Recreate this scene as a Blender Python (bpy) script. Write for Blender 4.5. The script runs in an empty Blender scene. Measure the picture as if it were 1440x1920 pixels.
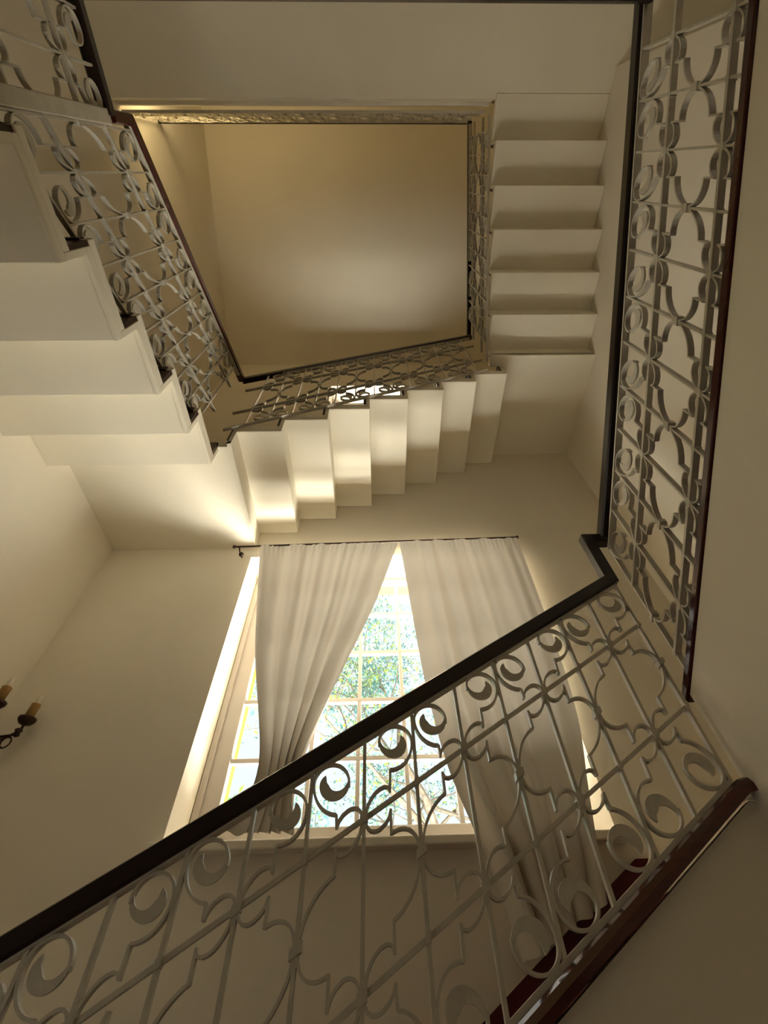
import bpy, bmesh, math, random
from mathutils import Vector, Matrix

# ------------------------------------------------------------------ camera, world, lights, exposure
sc = bpy.context.scene
col = sc.collection
V = Vector
RX = V((0.9997377, -0.0000464, -0.0228973))
UP = V((0.0140498, -0.7883737, 0.6150362))
FW = V((0.0180802, 0.6151967, 0.7881663))
cd = bpy.data.cameras.new('camera')
cam = bpy.data.objects.new('camera', cd); col.objects.link(cam)
rot = Matrix((RX, UP, -FW)).transposed()
cam.matrix_world = rot.to_4x4()
cd.sensor_fit = 'VERTICAL'; cd.sensor_height = 24.0; cd.lens = 815.53 * 24.0 / 1920.0
cd.clip_start = 0.02; cd.clip_end = 200
sc.camera = cam
sc.view_settings.view_transform = 'Standard'; sc.view_settings.look = 'None'
sc.view_settings.gamma = 1.0; sc.view_settings.use_curve_mapping = False
sc.view_settings.exposure = 0.30
sc.cycles.max_bounces = 12; sc.cycles.diffuse_bounces = 8; sc.cycles.transparent_max_bounces = 12
sc.cycles.caustics_reflective = False; sc.cycles.caustics_refractive = False

SKY = 0.95
w = bpy.data.worlds.new('sky'); sc.world = w; w.use_nodes = True
nt = w.node_tree; bg = nt.nodes['Background']
bg.inputs[0].default_value = (0.80, 0.96, 1.0, 1); bg.inputs[1].default_value = SKY

def light(name, kind, loc, energy, color, direction=None, size=None, size_y=None, portal=False):
    l = bpy.data.lights.new(name, kind); l.energy = energy; l.color = color
    o = bpy.data.objects.new(name, l); col.objects.link(o); o.location = loc
    if direction is not None:
        o.rotation_euler = V(direction).to_track_quat('-Z', 'Y').to_euler()
    if kind == 'AREA':
        l.shape = 'RECTANGLE'; l.size = size; l.size_y = size_y or size
        if portal: l.cycles.is_portal = True
    elif kind == 'POINT' and size: l.shadow_soft_size = size
    elif kind == 'SUN': l.angle = math.radians(0.6)
    return o
H = 3.265
light('sun', 'SUN', (6, 6, 12), 2.5, (1.0, 0.93, 0.80), (-0.55, 0.12, -0.80))
light('window_portal', 'AREA', (0.045, 2.62, 1.42), 1, (1, 1, 1), (0, -1, 0), 1.75, 1.7, True)
light('window_portal_upstairs', 'AREA', (-0.07, 2.62, 4.95), 1, (1, 1, 1), (0, -1, 0), 1.0, 1.2, True)
# daylight thrown up by the sunlit terrace below the window sills
light('terrace_bounce', 'AREA', (0.0, 6.2, -1.5), 10400, (1.0, 0.955, 0.82), (0, 0, 1), 14.0, 5.2)
# unseen fill light added low on the left to brighten the right side
light('left_fill', 'AREA', (-1.8, 0.25, -0.55), 4.5, (1.0, 0.94, 0.82), (1, 0.0, 0.5), 1.1, 1.4)
# added warm fill over the upper gallery, in place of yellow window bounce
light('warm_fill', 'POINT', (-1.6, -0.66, 5.25), 14, (1.0, 0.76, 0.38), size=0.2)
# weak fill lights added out of view in the two galleries, for ambient
light('right_fill', 'AREA', (2.85, -2.2, 2.5), 3, (1.0, 0.94, 0.82), (-1, 0.85, 0.08), 1.4, 1.6)
light('upper_fill', 'AREA', (-1.95, -1.9, 5.8), 2, (1.0, 0.95, 0.84), (1, 0.35, 0.0), 1.2, 1.2)

# ------------------------------------------------------------------ materials
def nodes(name):
    m = bpy.data.materials.new(name); m.use_nodes = True
    t = m.node_tree; b = t.nodes['Principled BSDF']; return m, t, b
def paint(name, c, rough=0.6, var=0.06, scale=3.0, bump=0.0, bscale=60, metallic=0.0, spec=0.4):
    m, t, b = nodes(name)
    tc = t.nodes.new('ShaderNodeTexCoord'); n = t.nodes.new('ShaderNodeTexNoise')
    n.inputs['Scale'].default_value = scale; n.inputs['Detail'].default_value = 4
    t.links.new(tc.outputs['Object'], n.inputs['Vector'])
    r = t.nodes.new('ShaderNodeValToRGB')
    r.color_ramp.elements[0].position = .3; r.color_ramp.elements[1].position = .7
    r.color_ramp.elements[0].color = tuple(x * (1 - var) for x in c) + (1,)
    r.color_ramp.elements[1].color = tuple(min(1, x * (1 + var)) for x in c) + (1,)
    t.links.new(n.outputs['Fac'], r.inputs['Fac']); t.links.new(r.outputs['Color'], b.inputs['Base Color'])
    b.inputs['Roughness'].default_value = rough; b.inputs['Metallic'].default_value = metallic
    b.inputs['Specular IOR Level'].default_value = spec
    if bump:
        n2 = t.nodes.new('ShaderNodeTexNoise'); n2.inputs['Scale'].default_value = bscale
        t.links.new(tc.outputs['Object'], n2.inputs['Vector'])
        bp = t.nodes.new('ShaderNodeBump'); bp.inputs['Strength'].default_value = bump; bp.inputs['Distance'].default_value = .004
        t.links.new(n2.outputs['Fac'], bp.inputs['Height']); t.links.new(bp.outputs['Normal'], b.inputs['Normal'])
    return m
def wood(name, c1, c2, rough=0.25):
    m, t, b = nodes(name)
    tc = t.nodes.new('ShaderNodeTexCoord'); mp = t.nodes.new('ShaderNodeMapping')
    mp.inputs['Scale'].default_value = (6, 6, 40)
    n = t.nodes.new('ShaderNodeTexNoise'); n.inputs['Scale'].default_value = 2.0; n.inputs['Detail'].default_value = 6
    t.links.new(tc.outputs['Object'], mp.inputs['Vector']); t.links.new(mp.outputs['Vector'], n.inputs['Vector'])
    r = t.nodes.new('ShaderNodeValToRGB'); r.color_ramp.elements[0].color = c1 + (1,); r.color_ramp.elements[1].color = c2 + (1,)
    t.links.new(n.outputs['Fac'], r.inputs['Fac']); t.links.new(r.outputs['Color'], b.inputs['Base Color'])
    b.inputs['Roughness'].default_value = rough
    return m
def cloth(name, c):
    m, t, b = nodes(name)
    tc = t.nodes.new('ShaderNodeTexCoord'); n = t.nodes.new('ShaderNodeTexNoise'); n.inputs['Scale'].default_value = 250
    t.links.new(tc.outputs['Object'], n.inputs['Vector'])
    bp = t.nodes.new('ShaderNodeBump'); bp.inputs['Strength'].default_value = .15; bp.inputs['Distance'].default_value = .001
    t.links.new(n.outputs['Fac'], bp.inputs['Height'])
    d = t.nodes.new('ShaderNodeBsdfDiffuse'); d.inputs['Color'].default_value = c + (1,)
    tr = t.nodes.new('ShaderNodeBsdfTranslucent'); tr.inputs['Color'].default_value = tuple(x * .95 for x in c) + (1,)
    mx = t.nodes.new('ShaderNodeMixShader'); mx.inputs[0].default_value = CURT_TR
    t.links.new(bp.outputs['Normal'], d.inputs['Normal'])
    t.links.new(d.outputs[0], mx.inputs[1]); t.links.new(tr.outputs[0], mx.inputs[2])
    t.links.new(mx.outputs[0], t.nodes['Material Output'].inputs['Surface'])
    return m
def leafmat(name, c1, c2):
    m, t, b = nodes(name)
    oi = t.nodes.new('ShaderNodeTexCoord'); n = t.nodes.new('ShaderNodeTexNoise'); n.inputs['Scale'].default_value = 3.0
    t.links.new(oi.outputs['Object'], n.inputs['Vector'])
    r = t.nodes.new('ShaderNodeValToRGB'); r.color_ramp.elements[0].position = .48; r.color_ramp.elements[1].position = .66
    r.color_ramp.elements[0].color = c1 + (1,); r.color_ramp.elements[1].color = c2 + (1,)
    t.links.new(n.outputs['Fac'], r.inputs['Fac'])
    d = t.nodes.new('ShaderNodeBsdfDiffuse'); tr = t.nodes.new('ShaderNodeBsdfTranslucent'); mx = t.nodes.new('ShaderNodeMixShader')
    mx.inputs[0].default_value = .6
    t.links.new(r.outputs[0], d.inputs[0]); t.links.new(r.outputs[0], tr.inputs[0])
    t.links.new(d.outputs[0], mx.inputs[1]); t.links.new(tr.outputs[0], mx.inputs[2])
    t.links.new(mx.outputs[0], t.nodes['Material Output'].inputs['Surface'])
    return m
def glass(name):
    m, t, b = nodes(name)
    tr = t.nodes.new('ShaderNodeBsdfTransparent'); gl = t.nodes.new('ShaderNodeBsdfGlossy'); gl.inputs['Roughness'].default_value = .02
    fr = t.nodes.new('ShaderNodeFresnel'); fr.inputs['IOR'].default_value = 1.3; mx = t.nodes.new('ShaderNodeMixShader')
    ge = t.nodes.new('ShaderNodeNewGeometry'); ma = t.nodes.new('ShaderNodeMath'); ma.operation = 'MULTIPLY_ADD'
    ma.inputs[1].default_value = -1; ma.inputs[2].default_value = 1; mu = t.nodes.new('ShaderNodeMath'); mu.operation = 'MULTIPLY'
    t.links.new(ge.outputs['Backfacing'], ma.inputs[0]); t.links.new(ma.outputs[0], mu.inputs[0]); t.links.new(fr.outputs[0], mu.inputs[1])
    t.links.new(mu.outputs[0], mx.inputs[0]); t.links.new(tr.outputs[0], mx.inputs[1]); t.links.new(gl.outputs[0], mx.inputs[2])
    t.links.new(mx.outputs[0], t.nodes['Material Output'].inputs['Surface'])
    return m
CURT_TR = 0.085
M = {}
M['wall'] = paint('cream_wall_paint', (0.78, 0.725, 0.61), .75, .03, 1.5, .12, 35, spec=.2)
M['soffit'] = paint('cream_soffit_plaster', (0.82, 0.77, 0.64), .7, .03, 2.0, .12, 30, spec=.25)
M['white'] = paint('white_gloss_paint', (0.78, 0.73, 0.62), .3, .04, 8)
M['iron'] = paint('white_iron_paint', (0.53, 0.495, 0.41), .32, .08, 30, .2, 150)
M['mahogany'] = wood('mahogany_varnish', (0.030, 0.005, 0.005), (0.085, 0.017, 0.013), .16)
M['handrail'] = wood('dark_handrail_wood', (0.006, 0.0025, 0.002), (0.014, 0.005, 0.004), .3)
M['tread'] = wood('dark_tread_wood', (0.02, 0.007, 0.006), (0.045, 0.014, 0.01), .3)
M['red'] = paint('oxblood_skirting_paint', (0.075, 0.006, 0.008), .3, .15, 8)
M['ochre'] = paint('ochre_facade_render', (0.62, 0.24, 0.015), .8, .08, 6, .3, 50)
M['frame'] = paint('white_window_paint', (0.45, 0.41, 0.36), .35, .03, 8)
M['curtain'] = cloth('white_curtain_cloth', (0.57, 0.525, 0.445))
M['glass'] = glass('window_glass')
M['bronze'] = paint('aged_bronze', (0.035, 0.016, 0.010), .4, .3, 30, .3, 60, metallic=.5)
M['candle'] = paint('ochre_candle_sleeve', (0.36, 0.20, 0.06), .5, .2, 25)
M['bulb'] = paint('frosted_bulb_glass', (0.72, 0.66, 0.55), .2, .02, 20)
M['bark'] = paint('grey_tree_bark', (0.10, 0.09, 0.07), .9, .4, 12, .6, 30)
M['leaf'] = leafmat('fresh_tree_leaves', (0.10, 0.26, 0.28), (0.50, 0.62, 0.05))
M['leaf2'] = leafmat('bright_bush_leaves', (0.10, 0.42, 0.05), (0.30, 0.62, 0.08))
M['ground'] = paint('pale_terrace_stone', (0.55, 0.50, 0.40), .9, .15, 2, .3, 20)
M['floor'] = paint('dark_floor_tiles', (0.30, 0.20, 0.13), .4, .2, 3)

# ------------------------------------------------------------------ mesh helpers
class MB:
    def __init__(s): s.v = []; s.f = []
    def box(s, a, b):
        i = len(s.v); x0, y0, z0 = a; x1, y1, z1 = b
        s.v += [(x0,y0,z0),(x1,y0,z0),(x1,y1,z0),(x0,y1,z0),(x0,y0,z1),(x1,y0,z1),(x1,y1,z1),(x0,y1,z1)]
        s.f += [(i+3,i+2,i+1,i),(i+4,i+5,i+6,i+7),(i,i+1,i+5,i+4),(i+1,i+2,i+6,i+5),(i+2,i+3,i+7,i+6),(i+3,i,i+4,i+7)]
        return s
    def prism(s, poly, ext):
        """poly: list of 3D points of a flat outline; ext: 3D extrusion vector"""
        i = len(s.v); n = len(poly); e = V(ext)
        s.v += [tuple(V(p)) for p in poly] + [tuple(V(p) + e) for p in poly]
        s.f += [tuple(range(i, i+n))[::-1], tuple(range(i+n, i+2*n))]
        s.f += [(i+k, i+(k+1) % n, i+n+(k+1) % n, i+n+k) for k in range(n)]
        return s
    def loft(s, rings, closed_ends=True):
        i = len(s.v); n = len(rings[0])
        for r in rings: s.v += [tuple(p) for p in r]
        for k in range(len(rings)-1):
            for j in range(n):
                a = i+k*n+j; b = i+k*n+(j+1) % n
                s.f.append((a, b, b+n, a+n))
        if closed_ends:
            s.f.append(tuple(range(i, i+n))[::-1]); s.f.append(tuple(range(i+(len(rings)-1)*n, i+len(rings)*n)))
        return s
    def tube(s, pts, rad, n=8):
        pts = [V(p) for p in pts]; rings = []
        rr = rad if isinstance(rad, (list, tuple)) else [rad]*len(pts)
        t0 = (pts[1]-pts[0]).normalized(); a = t0.orthogonal().normalized()
        for k, p in enumerate(pts):
            t = (pts[min(k+1, len(pts)-1)] - pts[max(k-1, 0)]).normalized()
            a = (a - t*a.dot(t)).normalized(); b = t.cross(a)
            rings.append([p + (a*math.cos(2*math.pi*j/n) + b*math.sin(2*math.pi*j/n))*rr[k] for j in range(n)])
        return s.loft(rings)
    def lathe(s, prof, c, n=16):
        """prof: (r,z) list, around vertical axis at c"""
        return s.loft([[V((c[0]+max(r, 1e-4)*math.cos(2*math.pi*j/n), c[1]+max(r, 1e-4)*math.sin(2*math.pi*j/n), c[2]+z)) for j in range(n)] for r, z in prof])
    def mesh(s, name, m, smooth=False):
        me = bpy.data.meshes.new(name); me.from_pydata([tuple(p) for p in s.v], [], s.f)
        bm = bmesh.new(); bm.from_mesh(me); bmesh.ops.recalc_face_normals(bm, faces=bm.faces); bm.to_mesh(me); bm.free()
        me.materials.append(m)
        if smooth:
            for p in me.polygons: p.use_smooth = True
        me.update(); return me
    def build(s, name, m, parent=None, smooth=False, bevel=0):
        o = bpy.data.objects.new(name, s.mesh(name, m, smooth)); col.objects.link(o)
        if parent is not None: o.parent = parent
        if bevel:
            b = o.modifiers.new('bevel', 'BEVEL'); b.width = bevel; b.segments = 2; b.limit_method = 'ANGLE'
        return o
def inst(o, name, loc, parent):
    c = o.copy(); c.name = name; col.objects.link(c); c.parent = parent; c.location = loc; return c
def thing(name, label, cat, loc, group=None):
    o = bpy.data.objects.new(name, None); col.objects.link(o); o.location = loc; o.empty_display_size = .1
    o['label'] = label; o['category'] = cat
    if group: o['group'] = group
    return o
def struct(name, mb, m, bevel=0):
    o = mb.build(name, m, bevel=bevel); o['kind'] = 'structure'; return o

# ------------------------------------------------------------------ key dimensions
XL, XL2, XR, YF, YB = -1.90, -2.02, 1.852, 2.148, -3.2
G, R = 0.28, 0.16
WX0, WX1, WZ0, WZ1 = -0.89, 0.975, 0.575, 2.255      # window opening, inside
EX0, EX1, EZ0, EZ1 = -0.79, 0.89, 0.66, 2.245        # narrower opening in the outer skin
US, U0, U1 = 0.45, 0.34, 0.57                                   # the upstairs window is narrower
FLOOR0, FLOOR1, FLOOR2 = -1.45, 1.52, 4.785

# ------------------------------------------------------------------ walls, floor, ceiling
def wall_with_openings(x0, x1, z0, z1, y0, y1, op):
    """op: openings (x0, x1, z0, z1) from the lowest up"""
    m = MB(); z = z0
    for k, (a, b, q0, q1) in enumerate(op):
        ztop = (q1 + op[k+1][2])/2 if k+1 < len(op) else z1
        m.box((x0, y0, z), (a, y1, ztop)); m.box((b, y0, z), (x1, y1, ztop))
        m.box((a, y0, z), (b, y1, q0)); m.box((a, y0, q1), (b, y1, ztop)); z = ztop
    return m
TOP = 8.6
struct('wall_front', wall_with_openings(-3.2, 3.2, -1.7, TOP, YF, 2.45, [(WX0, WX1, WZ0, WZ1), (WX0+U0, WX1-U1, WZ0+H+US, WZ1+H-.14)]), M['wall'])
struct('wall_facade', wall_with_openings(-3.2, 3.2, -1.7, TOP, 2.45, 2.565, [(EX0, EX1, EZ0, EZ1), (EX0+U0, EX1-U1, EZ0+H+US, EZ1+H-.14)]), M['ochre'])
struct('wall_left', MB().box((-3.2, 0.0, -1.6), (XL, YF+.05, 4.35)).box((-3.2, 0.0, 4.35), (XL2, YF+.05, TOP)).box((-3.2, YB, -1.6), (XL2, 0.0, TOP)), M['wall'])
struct('wall_right', MB().box((XR, -0.63, -1.6), (3.2, YF+.05, TOP)).box((3.0, YB, -1.6), (3.2, -0.63, TOP)), M['wall'])
struct('wall_back', MB().box((-3.2, YB-.15, -1.6), (3.2, YB, TOP)), M['wall'])
struct('floor', MB().box((-3.2, YB, FLOOR0-.12), (3.2, YF+.05, FLOOR0)), M['floor'])
cz = lambda y: 7.02 - .345*(y + .3)
struct('ceiling', MB().prism([(-2.1, y, z) for y, z in ((YB, 7.1), (-.5, 7.1), (-.3, 7.02), (2.3, cz(2.3)), (2.3, cz(2.3)+.15), (-.3, 7.2), (YB, 7.3))], (5.2, 0, 0)), M['wall'])
# gallery slabs of the two upper floors, behind the stair well
struct('gallery_slab', MB().box((XL2, YB, 4.59), (.973, -0.45, FLOOR2)).box((.973, YB, 4.59), (3.0, -0.482, FLOOR2)), M['soffit'])
struct('gallery_slab.001', MB().box((XL2, YB, 1.32), (3.0, -0.50, FLOOR1)).box((XL2, -0.50, 1.32), (-0.99, -0.085, FLOOR1)), M['soffit'])
struct('trim_1', MB().box((XL2, -0.452, FLOOR2-.01), (0.96, -0.425, FLOOR2+.05)).box((XL2, -0.4535, 4.59), (0.975, -0.449, FLOOR2-.01)), M['white'], .004)
# solid walls under the two lower flights
sp = lambda x: .47 + .585*(x - .926)
struct('wall_spandrel', MB().prism([(-1.9, 1.262, FLOOR0), (1.02, 1.262, FLOOR0), (1.02, 1.262, .40), (.94, 1.262, .40), (-1.03, 1.262, sp(-1.03)-.067), (-1.9, 1.262, sp(-1.03)-.067)], (0, .03, 0)), M['wall'])
rp = lambda y: .70 + .565*(1.28 - y)
struct('wall_spandrel.001', MB().prism([(.955, 1.262, FLOOR0), (.955, 1.262, rp(1.262)-.024), (.955, -.52, rp(-.52)-.024), (.955, -.52, FLOOR0)], (.026, 0, 0)), M['soffit'])

# ------------------------------------------------------------------ windows
def window(name, dz, u0=0, u1=0, us=0):
    e = bpy.data.objects.new(name, None); col.objects.link(e); e.location = (0.045, 2.40, WZ0 + dz); e['kind'] = 'structure'
    L = lambda x, y, z: (x - .045, y - 2.40, z - WZ0)
    x0, x1, z0, z1 = -.857+u0, .945-u1, WZ0+us, WZ1-(.14 if us else 0)
    gx0, gx1, gz0, gz1 = -.772+u0, .862-u1, .70+us, z1-.03
    wx0, wx1 = WX0+u0, WX1-u1
    f = MB()
    f.box(L(wx0, 2.395, z0), L(gx0, 2.449, z1)); f.box(L(gx1, 2.395, z0), L(wx1, 2.449, z1))
    f.box(L(gx0, 2.395, z0), L(gx1, 2.449, gz0)); f.box(L(gx0, 2.395, gz1), L(gx1, 2.449, z1))
    f.box(L(x0-.03, 2.375, z0), L(x0, 2.395, z1)).box(L(x1, 2.375, z0), L(x1+.028, 2.395, z1))
    f.build('window_frame', M['frame'], e, bevel=.004)
    mu = MB()
    for x in [.138 + .25*k for k in (-3, -2, -1, 0, 1, 2) if gx0 + .03 < .138 + .25*k < gx1 - .03]:
        mu.box(L(x-.011, 2.405, gz0), L(x+.011, 2.435, gz1))
    for z in [q for q in (1.0, 1.319, 1.636, 1.938) if gz0 + .05 < q < gz1 - .05]:
        mu.box(L(gx0, 2.404, z-.012), L(gx1, 2.436, z+.012))
    mu.build('glazing_bars', M['frame'], e, bevel=.003)
    MB().box(L(gx0, 2.418, gz0), L(gx1, 2.422, gz1)).build('glass_pane', M['glass'], e)
    s = MB().box(L(wx0-.035, 2.085, .540+us), L(wx1+.025, YF, .575+us)).box(L(wx0, YF, .560+us), L(wx1, 2.395, .5755+us))
    s.build('window_sill', M['white'], e, bevel=.006)
    return e
window('window_1', 0); window('window_2', H, U0, U1, US)
struct('baseboard_front', MB().prism([(-.9, 2.128, .272+.585*(-1.532)-.01), (1.0, 2.128, .487), (1.85, 2.128, .487), (1.85, 2.128, .42), (1.0, 2.128, .20), (-.9, 2.128, -.83)], (0, .02, 0)), M['red'])

# ------------------------------------------------------------------ stair flights
def flight(name, label, O, d, inner, outer, n, boards=M['tread']):
    """O: point on the axis at the start of the first tread's underside; across coordinate runs inner -> outer"""
    d = V(d); O = V(O); alongx = abs(d.x) > .5
    root = thing(name, label, 'staircase', O)
    sg = 1 if outer > inner else -1
    base = O.y if alongx else O.x
    def bx(mb, s0, s1, c0, c1, z0, z1):
        c0 -= base; c1 -= base
        if alongx: a = (s0*d.x, c0, z0); b = (s1*d.x, c1, z1)
        else: a = (c0, s0*d.y, z0); b = (c1, s1*d.y, z1)
        lo = tuple(min(p, q) for p, q in zip(a, b)); hi = tuple(max(p, q) for p, q in zip(a, b))
        mb.box(lo, hi)
    i, o_ = inner, outer
    m = MB()
    bx(m, 0, G+.025, i, o_, 0, .03); bx(m, G, G+.025, i, o_, .03, R)
    bx(m, 0.0, G+.025, i, i+sg*.018, -.006, 0); bx(m, -.018, G, i, i+sg*.03, .03, .066)
    tb = MB(); bx(tb, -.022, G, i+sg*.03, o_, .03, .066)
    rb = MB(); bx(rb, G-.016, G, i+sg*.004, o_, .066, R+.03)
    s0 = m.build('step', M['soffit'], root, bevel=.011); t0 = tb.build('tread_board', boards, s0); r0 = rb.build('riser_board', boards, s0)
    for k in range(1, n):
        s = inst(s0, 'step', d*(G*k) + V((0, 0, R*k)), root)
        inst(t0, 'tread_board', (0, 0, 0), s); inst(r0, 'riser_board', (0, 0, 0), s)
    fr = MB(); bx(fr, 0, .025, i, o_, -R+.03, 0); bx(fr, 0, .02, i, o_, -R-.0, -R+.03)
    fr.build('first_riser', M['soffit'], root)
    fb = MB(); bx(fb, -.016, 0, i+sg*.008, o_, -R+.066, .03); fb.build('riser_board', boards, root)
    return root
flight('stair_flight', 'cream stair flight high on the left whose stepped underside climbs away beside the left wall',
       (-1.4, -.085, 1.551), (0, 1, 0), -.957, XL+.002, 5)
flight('stair_flight', 'cream sawtooth stair flight crossing above the curtained window from left up to right',
       (-.90, 1.7, 2.511), (1, 0, 0), 1.293, YF-.002, 7)
flight('stair_flight', 'shadowed stair flight against the right wall seen as six banded steps beneath the top floor',
       (1.4, 1.225, 3.79), (0, -1, 0), .975, XR-.002, 6)
lf = flight('stair_flight', 'lower stair flight crossing below the window, behind the foreground railing, with mahogany string cap',
       (-.90, 1.7, 2.511-H), (1, 0, 0), 1.312, YF-.022, 7, M['red'])
rf = flight('stair_flight', 'lower stair flight at the right edge, behind the tall railing with reddish string cap',
       (1.4, 1.225, 3.79-H), (0, -1, 0), 1.03, XR-.002, 6, M['red'])
# mahogany caps of the two closed strings
o = lf.location
path = [(-1.03, sp(-1.03)), (.93, sp(.93)), (.97, .482), (1.04, .484)]
cap = MB().loft([[V((x-o.x, y-o.y, z+h-o.z)) for y, h in ((1.228, -.066), (1.228, -.048), (1.238, -.034), (1.250, -.028), (1.31, -.028), (1.31, -.066))] for x, z in path])
cap = cap.build('string_cap', M['mahogany'], lf); cap['label'] = 'polished mahogany string cap'
o = rf.location
cap = MB().prism([(.948-o.x, y-o.y, z-o.z) for y, z in ((1.29, rp(1.29)+.012), (-.50, rp(-.50)+.012), (-.50, rp(-.50)-.022), (1.29, rp(1.29)-.022))], (.033, 0, 0)).build('string_cap', M['mahogany'], rf, bevel=.006)
cap['label'] = 'reddish mahogany string cap'
# landings
struct('stair_landing', MB().box((XL, 1.315, 2.351), (-.90, YF, 2.40)).box((-.90, 1.293, 2.351), (-.875, YF, 2.38)), M['soffit'])
struct('stair_landing.001', MB().box((1.06, 1.20, 3.631), (XR, YF, 3.68)).box((.975, 1.20, 3.631), (1.06, 1.293, 3.68)), M['soffit'])
struct('stair_landing.002', MB().box((XL, 1.30, 2.351-H), (-.90, YF, 2.405-H)), M['soffit'])
struct('stair_landing.003', MB().box((1.03, 1.20, 3.631-H), (XR, YF, .445)), M['soffit'])

# ------------------------------------------------------------------ railings
def arc(cx, cy, rx, ry, a0, a1, n=9):
    return [(cx + rx*math.cos(math.radians(a0+(a1-a0)*k/n)), cy + ry*math.sin(math.radians(a0+(a1-a0)*k/n))) for k in range(n+1)]
class Rail:
    def __init__(s, label, O, d, m, s0, s1, W, hb, b1, b2, bv=-.022, bd=.018, cdp=.018, bt=.007, ct=.005):
        s.O = V(O); s.d = V(d); s.m = m; s.n = V((-d[1], d[0], 0)); s.W = W
        s.root = thing('stair_railing', label, 'railing', s.O)
        s.hb, s.b1, s.b2 = hb, b1, b2; mid = (b1+b2)/2
        k0 = math.ceil((s0 - 1e-6)/W); k1 = math.floor((s1 + 1e-6)/W)
        # slope bars
        for v, nm in ((b1, 'upper_bar'), (b2, 'lower_bar')): s.bar(nm, s0, s1, v, .010, dep=bd)
        s.bar('top_bar', s0, s1, hb-.004, .008, dep=.028)
        s.bar('bottom_bar', s0, s1, bv, .010, dep=.018)
        # balusters
        pb = MB(); s.strip(pb, [(0, bv), (0, hb)], bt, cdp); s.rep(pb, 'baluster', range(k0, k1+1))
        # collars
        ev = [k for k in range(k0, k1+1) if k % 2 == 0]; od = [k for k in range(k0, k1+1) if k % 2]
        for v in (b1, b2):
            c = MB(); s.blk(c, 0, v, .010, .011, .012); s.rep(c, 'collar', ev)
        c = MB(); s.blk(c, 0, mid, .012, .009, .013); s.rep(c, 'collar', od)
        for v in (b1, b2):
            c = MB(); s.blk(c, 0, v, .006, .009, .012); s.rep(c, 'clip', od)
        # four cusped arms from each even node to the neighbouring odd nodes
        sc_ = (b1-b2)/.298
        for sx in (1, -1):
            for top in (1, -1):
                T = lambda u, v: (sx*u*W, mid + top*(v-.331)*sc_)
                a1 = [T(u, v) for u, v in arc(.29, .484, .27, .050, 180, 270, 7)] + [T(u, v) for u, v in ((.38, .437), (.45, .444), (.49, .458))]
                a2 = [T(.487, .460), T(.485, .407)]
                a3 = [T(u, v) for u, v in arc(.485, .331, .49, .078, 90, 8, 10)]
                q = MB()
                for p in (a1, a2, a3): s.strip(q, [(u, v + m*u) for u, v in p], ct, cdp)
                ks = [k for k in ev if k0 <= k+sx <= k1]
                s.rep(q, 'cusped_arm', ks)
        # scrolls under the handrail and above the base
        rad = min(.236*(hb-b1), .34*W); vt = b1 + .677*(hb-b1); vb = b2*.225; rad_b = min(rad*1.04, b2*.265)
        for sx in (-1, 1):            # side of the odd baluster
            for top in (1, -1):
                r_ = rad if top > 0 else rad_b
                vc = vt if top > 0 else vb; bar = b1 if top > 0 else b2
                u0 = sx*(r_ + .006); zc = vc + m*u0
                C = lambda r, a: (u0 - sx*r*math.cos(math.radians(a)), zc + top*r*math.sin(math.radians(a)))
                q = MB()
                # from the even node: little arc, cusp, step
                ue = sx*W
                S = lambda u, v: (ue - sx*u*W, bar + top*v*(hb-b1)/.195 + m*(ue - sx*u*W))
                s.strip(q, [S(u, v) for u, v in arc(.29, -.004, .27, .046, 180, 90, 7)] + [S(.38, .040), S(.45, .033), S(.485, .022)], ct, cdp)
                st = S(.485, .020); en = (ue - sx*.5*W, zc - top*(r_*1.55)); s.strip(q, [st, en], ct, cdp)
                rx = abs(en[0]) - .006
                s.strip(q, [(sx*.006 + sx*rx*(1-math.sin(math.radians(a))), zc - top*r_*1.55*math.cos(math.radians(a))) for a in range(0, 91, 9)]
                        + [C(r_, a) for a in range(9, 190, 9)], ct, cdp)
                outer = []; inner = []
                for a in range(170, 416, 10):
                    f = (a-170)/240; ro = r_*(1.0 - .50*f**1.2) + .002
                    th = r_*(.10 + (.50 if top > 0 else .62)*math.sin(math.pi*min(1, f**1.1))) if f < .99 else 0
                    outer.append(C(ro, a)); inner.append(C(max(ro-th, r_*.12), a))
                poly = outer + inner[::-1]
                q.prism([s.P(a, b, -.004) for a, b in poly], s.n*.008)
                ks = [k for k in od if k0 <= k+sx <= k1]
                s.rep(q, 'scroll', ks)
    def P(s, a, b, c): return s.d*a + V((0, 0, b)) + s.n*c
    def strip(s, mb, path, t, dep):
        pts = [V((a, b)) for a, b in path]; rings = []
        for k, p in enumerate(pts):
            tg = pts[min(k+1, len(pts)-1)] - pts[max(k-1, 0)]
            if tg.length < 1e-9: tg = V((1, 0))
            tg.normalize(); nn = V((-tg.y, tg.x))*t/2
            rings.append([s.P(p.x+nn.x, p.y+nn.y, -dep/2), s.P(p.x-nn.x, p.y-nn.y, -dep/2), s.P(p.x-nn.x, p.y-nn.y, dep/2), s.P(p.x+nn.x, p.y+nn.y, dep/2)])
        mb.loft(rings)
    def blk(s, mb, u, v, a, b, c):
        mb.loft([[s.P(u+x*a, v+y*b + s.m*(u+x*a), z*c) for x, y in ((-1, -1), (1, -1), (1, 1), (-1, 1))] for z in (-1, 1)])
    def bar(s, name, s0, s1, v, t, dep=.016):
        mb = MB(); s.strip(mb, [(s0, v+s.m*s0), (s1, v+s.m*s1)], t, dep); mb.build(name, M['iron'], s.root)
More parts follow.
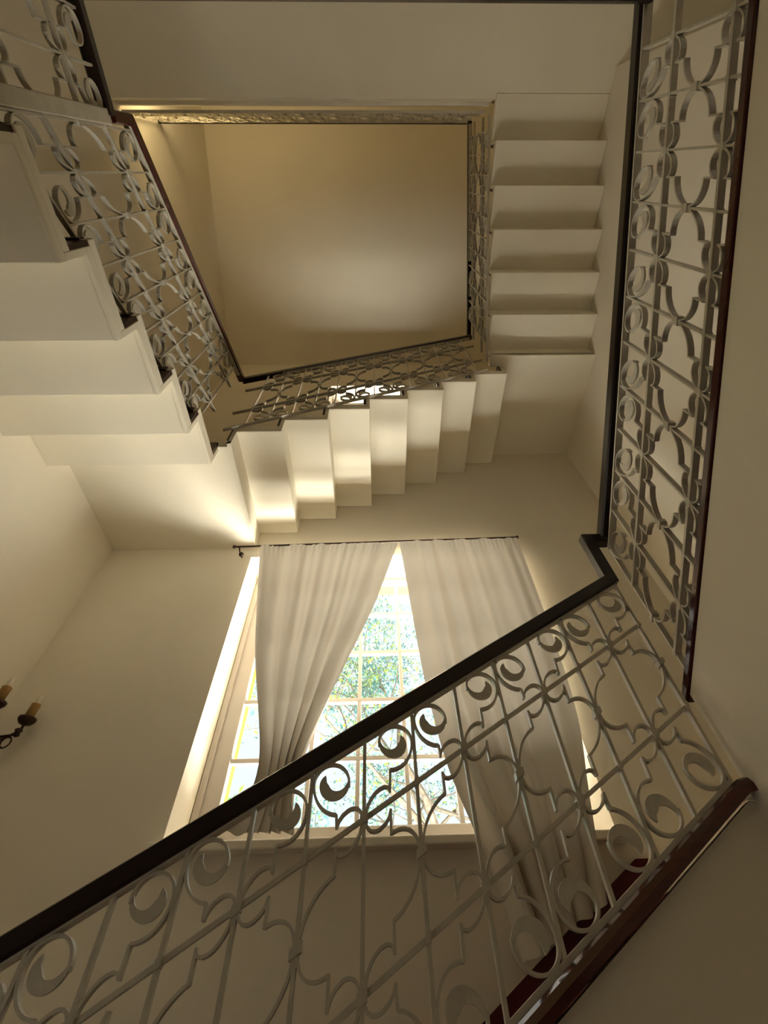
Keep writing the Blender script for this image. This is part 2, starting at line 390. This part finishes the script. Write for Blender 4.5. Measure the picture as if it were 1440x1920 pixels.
    def rep(s, mb, name, ks):
        ks = list(ks)
        if not ks: return
        off = lambda k: s.d*(k*s.W) + V((0, 0, s.m*k*s.W))
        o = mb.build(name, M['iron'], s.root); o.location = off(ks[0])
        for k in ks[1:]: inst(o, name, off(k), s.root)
    def handrail(s, path, width=.05, th=.047, mat='handrail'):
        """path: (a, b) points in the railing plane, the rail's centre line, relative to O"""
        pts = [V(p) for p in path]; rings = []
        for k, p in enumerate(pts):
            t1 = (p - pts[k-1]).normalized() if k > 0 else None
            t2 = (pts[k+1] - p).normalized() if k < len(pts)-1 else None
            if t1 is None: t1 = t2
            if t2 is None: t2 = t1
            n1 = V((-t1.y, t1.x)); n2 = V((-t2.y, t2.x)); nn = (n1+n2)
            nn = nn.normalized()/max(.35, nn.normalized().dot(n1))*th/2
            prof = ((-1, -.36), (-.78, -.5), (.78, -.5), (1, -.36), (1, .36), (.7, .5), (-.7, .5), (-1, .36))
            rings.append([s.P(p.x + nn.x*h, p.y + nn.y*h, c*width) for h, c in prof])
        MB().loft(rings).build('handrail', M[mat], s.root)
# lower front railing, the large one in the foreground
mF = .585
r1 = Rail('white wrought iron railing with black handrail slanting across the foreground below the window', (-.041, 1.27, sp(-.041)), (1, 0, 0), mF, -.985, .966, .138, .675, .48, .182, bd=.012, cdp=.016, bt=.009, ct=.0062)
zc = .698
r1.handrail([(-1.0, zc-mF*1.0), (.960, zc+mF*.960), (.960, 1.40-r1.O.z), (1.044, 1.40-r1.O.z)])
# lower right railing
z0 = .645+.565*.162
r2 = Rail('tall white wrought iron railing at the right edge climbing between dark handrail and reddish string', (1.0, 1.118, z0), (0, -1, 0), .565, -.150, 1.60, .1472, .695, .482, .182, bv=-.01, bd=.022, cdp=.020)
r2.handrail([(-.152, 1.40-z0), (-.152, 1.40-z0+.012), (1.62, .722+.565*1.62)], .05)
# upper left flight
r3 = Rail('white wrought iron railing with reddish handrail along the stair flight high on the left', (-1.024, 0, 1.708), (0, 1, 0), .5686, -.165, 1.20, .14, .85, .621, .223)
r3.handrail([(-.175, 2.325-1.708), (-.175, .876-.5686*.175+.005), (1.262, .876+.5686*1.262)], .045, .042, 'mahogany')
MB().box((-.016, -.195, 1.521-1.708), (.016, -.145, 2.30-1.708)).build('newel_post', M['iron'], r3.root, bevel=.004)
# upper front flight
r4 = Rail('narrow-looking white iron railing with dark handrail above the sawtooth flight', (0, 1.275, 3.03), (1, 0, 0), .54, -.955, .93, .139, .825, .60, .215)
r4.handrail([(-1.024, .85-.553*1.024), (.95, .85+.553*.95)], .045, .042)
# upper right flight
z5 = 4.505-.85
r5 = Rail('foreshortened white iron railing climbing along the shadowed banded steps', (.95, 1.275, z5), (0, -1, 0), .645, .02, 1.64, .14, .825, .60, .215)
r5.handrail([(-.01, .85-.02), (1.655, .85+.645*1.655)], .04, .042)
# top gallery
r6 = Rail('white iron balustrade with thin dark handrail along the top floor edge', (-1.0, -.387, FLOOR2), (1, 0, 0), 0, -.99, 1.93, .14, .79, .58, .21)
r6.handrail([(-1.01, .812), (1.955, .812)], .04, .042)
# first gallery: short level run on the left and the run along the back edge over the camera
r7 = Rail('short level white iron railing at the top left before the flight begins', (-1.024, -.31, FLOOR1), (0, 1, 0), 0, -.19, .142, .14, .775, .58, .20)
r7.handrail([(-.18, 2.308-FLOOR1), (.135, 2.308-FLOOR1)], .05, .045)
r8 = Rail('level railing overhead, only its dark handrail showing along the very top edge', (0, -.500, FLOOR1), (1, 0, 0), 0, -1.0, .98, .14, .775, .58, .20)
r8.handrail([(-1.03, 2.308-FLOOR1), (1.0, 2.308-FLOOR1)], .05, .045)

# ------------------------------------------------------------------ curtains and rod
def interp(pts, t):
    """smooth curve through (t, x) pairs"""
    for (a, xa), (b, xb) in zip(pts, pts[1:]):
        if t <= b:
            f = (t-a)/(b-a) if b > a else 0
            return xa + (xb-xa)*f
    return pts[-1][1]
def smooth_profile(pts, n=60):
    ys = [interp(pts, pts[0][0] + (pts[-1][0]-pts[0][0])*k/n) for k in range(n+1)]
    for _ in range(25): ys = [ys[0]] + [(ys[k-1]+2*ys[k]+ys[k+1])/4 for k in range(1, n)] + [ys[-1]]
    return ys
def curtain(label, zt0, zt1, zb0, zb1, left, right, seed, folds, ybase, back=0.0, na=110, nb=60):
    """left/right: edge X as (t, x) down the drop"""
    rnd = random.Random(seed)
    L_ = smooth_profile(left, nb); R_ = smooth_profile(right, nb)
    root = thing('curtain', label, 'curtain', (L_[0], ybase, min(zb0, zb1)))
    o = root.location; m = MB()
    ph = [rnd.uniform(0, 6.28) for _ in range(5)]
    # uneven fold positions
    for j in range(nb+1):
        t = j/nb; wdt = R_[j]-L_[j]
        for i in range(na+1):
            u = i/na
            uu = u + .018*math.sin(9*u+ph[0]) + .012*math.sin(17*u+ph[1]) + .02*t*math.sin(5*u+ph[4]+2*t)
            squeeze = min(1.8, (R_[0]-L_[0])/max(wdt, .05))
            amp = (.010 + .016*min(1, t*2.2)) * squeeze**.45
            y = amp*math.sin(2*math.pi*folds*uu + ph[2]) * (.65 + .35*math.sin(6*u + ph[3] + 1.5*t))
            y += .35*amp*math.sin(2*math.pi*folds*2.3*uu + ph[1]) * max(0, 1-t*1.5)
            gath = max(0, 1-t*14)
            y += .005*gath*math.sin(2*math.pi*folds*5.5*u)
            x = L_[j] + wdt*u + .3*amp*math.sin(2*math.pi*folds*uu + ph[0])*t
            zt = zt0 + (zt1-zt0)*u; zb = zb0 + (zb1-zb0)*u
            z = zt + (zb-zt)*t + .004*math.sin(40*u)*t
            if j == 0: z += .006*math.sin(2*math.pi*folds*5.5*u)
            m.v.append((x-o.x, y + back*t*t, z-o.z))
    for j in range(nb):
        for i in range(na):
            a = j*(na+1)+i; m.f.append((a, a+1, a+na+2, a+na+1))
    c = m.build('curtain_panel', M['curtain'], root, smooth=True)
    return root
curtain('white left curtain, swept aside and gathered onto the window sill', 2.268, 2.278, .585, .585,
        [(0, -.812), (.25, -.745), (.53, -.664), (.85, -.515), (.92, -.50), (1, -.60)],
        [(0, .152), (.35, -.02), (.68, -.235), (.83, -.335), (.92, -.385), (1, -.33)], 4, 5.5, 2.052)
curtain('white right curtain hanging past the sill down to the lower stair', 2.278, 2.302, .20, .345,
        [(0, .160), (.5, .235), (.72, .30), (.82, .385), (.9, .44), (1, .47)],
        [(0, .995), (.32, .988), (.56, .970), (.69, .950), (.8, .885), (1, .80)], 9, 5, 2.045)
rod = thing('curtain_rod', 'thin dark curtain rod above both white curtains', 'curtain rod', (-.99, 2.055, 2.262))
L = lambda x, y, z: (x+.99, y-2.055, z-2.262)
MB().tube([L(-.985, 2.055, 2.262), L(1.0, 2.055, 2.318)], .0065, 10).build('rod', M['bronze'], rod, smooth=True)
for x, z in ((-.955, 2.262), (.985, 2.318)):
    b = MB().tube([L(x, 2.055, z-.004), L(x, 2.09, z-.02), L(x, 2.12, z-.012), L(x, YF, z-.012)], .005, 8)
    b.lathe([(.0, -.035), (.014, -.03), (.018, -.018), (.012, -.006), (.004, 0)], L(x+.01, 2.10, z-.01), 12)
    b.build('rod_bracket', M['bronze'], rod, smooth=True)
for x, z in ((-.99, 2.262), (1.004, 2.318)):
    p = L(x, 2.055, z)
    MB().lathe([(0, -.013), (.010, -.008), (.013, 0), (.010, .008), (0, .013)], p, 12).build('rod_finial', M['bronze'], rod, smooth=True)

# ------------------------------------------------------------------ wall sconce
sx, sy, sz = XL, 2.0, .98
sn = thing('wall_sconce', 'dark bronze two-candle wall sconce in the left corner', 'wall lamp', (sx, sy, sz))
MB().loft([[V((xx, rr*.045*math.cos(a), rr*.10*math.sin(a))) for a in [2*math.pi*j/16 for j in range(16)]] for xx, rr in ((0, 1), (.012, .95), (.022, .5), (.026, .1))]).build('backplate', M['bronze'], sn, smooth=True)
for dx, dy, dzc in ((.203, .080, .082), (.14, -.075, .085)):
    arm = MB().tube([(.02, 0, .025), (.05, dy*.2, .0), (dx*.55, dy*.55, -.005), (dx*.87, dy*.9, .018), (dx, dy, .045), (dx, dy, dzc)], .007, 8)
    arm.tube([(.02, 0, -.01), (.06, dy*.3, -.04), (dx*.62, dy*.66, -.03), (dx*.87, dy*.9, .018)], .005, 8)
    arm.tube([V((dx*.86 + .022*math.cos(a), dy*.93, -.012 + .024*math.sin(a))) for a in [2*math.pi*j/18 for j in range(19)]], .004, 6)
    arm.tube([(dx*.9, dy*.93, .025), (dx*.87, dy*.93, .010)], .005, 6)
    arm.lathe([(.004, -.02), (.016, -.012), (.012, .0), (.018, .012), (.008, .02)], (dx*.97, dy*.98, .034), 10)
    a_ = arm.build('arm', M['bronze'], sn, smooth=True)
    MB().lathe([(.006, -.022), (.028, -.016), (.039, -.002), (.041, .008), (.034, .009), (.020, .002)], (dx, dy, dzc+.012), 18).build('drip_cup', M['bronze'], a_, smooth=True)
    MB().lathe([(.0205, .0), (.0205, .066), (.022, .070), (.0215, .074), (.015, .072), (.010, .070)], (dx, dy, dzc+.016), 16).build('candle_sleeve', M['candle'], a_, smooth=True)
    MB().lathe([(.008, 0), (.010, .010), (.013, .024), (.012, .034), (.007, .048), (.002, .058)], (dx, dy, dzc+.088), 14).build('bulb', M['bulb'], a_, smooth=True)

# ------------------------------------------------------------------ outside: terrace and trees
g = MB().box((-25, 2.58, -1.75), (25, 40, -1.6)); struct('terrace_ground', g, M['ground'])
def tree(label, base, seed, height, spread, leafm, nleaf, leafsize, levels=4):
    rnd = random.Random(seed)
    root = thing('tree', label, 'tree', base)
    tr = MB(); tips = []; br = MB()
    def grow(p, dirv, length, rad, lvl, mb):
        pts = [V(p)]; rr = [rad]; dcur = V(dirv).normalized()
        n = 6
        for k in range(n):
            dcur = (dcur + V((rnd.uniform(-.35, .35), rnd.uniform(-.35, .35), rnd.uniform(-.2, .28)))).normalized()
            pts.append(pts[-1] + dcur*length/n); rr.append(rad*(1-.65*(k+1)/n))
            if lvl >= 2: tips.append((pts[-1].copy(), lvl))
        mb.tube(pts, rr, 6)
        if lvl < levels:
            for c in range(4 if lvl else 7):
                k = rnd.randint(2, n)
                side = V((rnd.uniform(-1, 1), rnd.uniform(-1, 1), rnd.uniform(-.3, .7))).normalized()
                grow(pts[k], (dcur*.5 + side*spread).normalized(), length*rnd.uniform(.5, .75), rr[k]*.75, lvl+1, br)
    grow((0, 0, 0), (0, 0, 1), height, .16, 0, tr)
    tr.build('trunk', M['bark'], root); br.build('branches', M['bark'], root)
    lf_ = MB()
    for _ in range(nleaf):
        p, l = rnd.choice(tips)
        c = p + V((rnd.gauss(0, .16), rnd.gauss(0, .16), rnd.gauss(0, .16)))
        a = V((rnd.uniform(-1, 1), rnd.uniform(-1, 1), rnd.uniform(-1, 1))).normalized(); b = a.orthogonal().normalized()
        s = leafsize*rnd.uniform(.6, 1.3); i = len(lf_.v)
        nn = a.cross(b)*s*.15
        lf_.v += [tuple(c - a*s), tuple(c + b*s*.45 + nn), tuple(c + a*s), tuple(c - b*s*.45 + nn)]
        lf_.f += [(i, i+1, i+2), (i, i+2, i+3)]
    lf_.build('foliage', M[ 'leaf' if leafm == 1 else 'leaf2'], root)
    return root
tree('tree with bare arching branches and sparse yellow-green leaves seen through the middle panes', (1.6, 10.5, -1.6), 11, 6.2, 1.0, 1, 15000, .062)
tree('bright green leafy tree seen through the lower left panes', (-4.6, 10.5, -1.6), 5, 3.4, .8, 2, 4200, .07, 3)
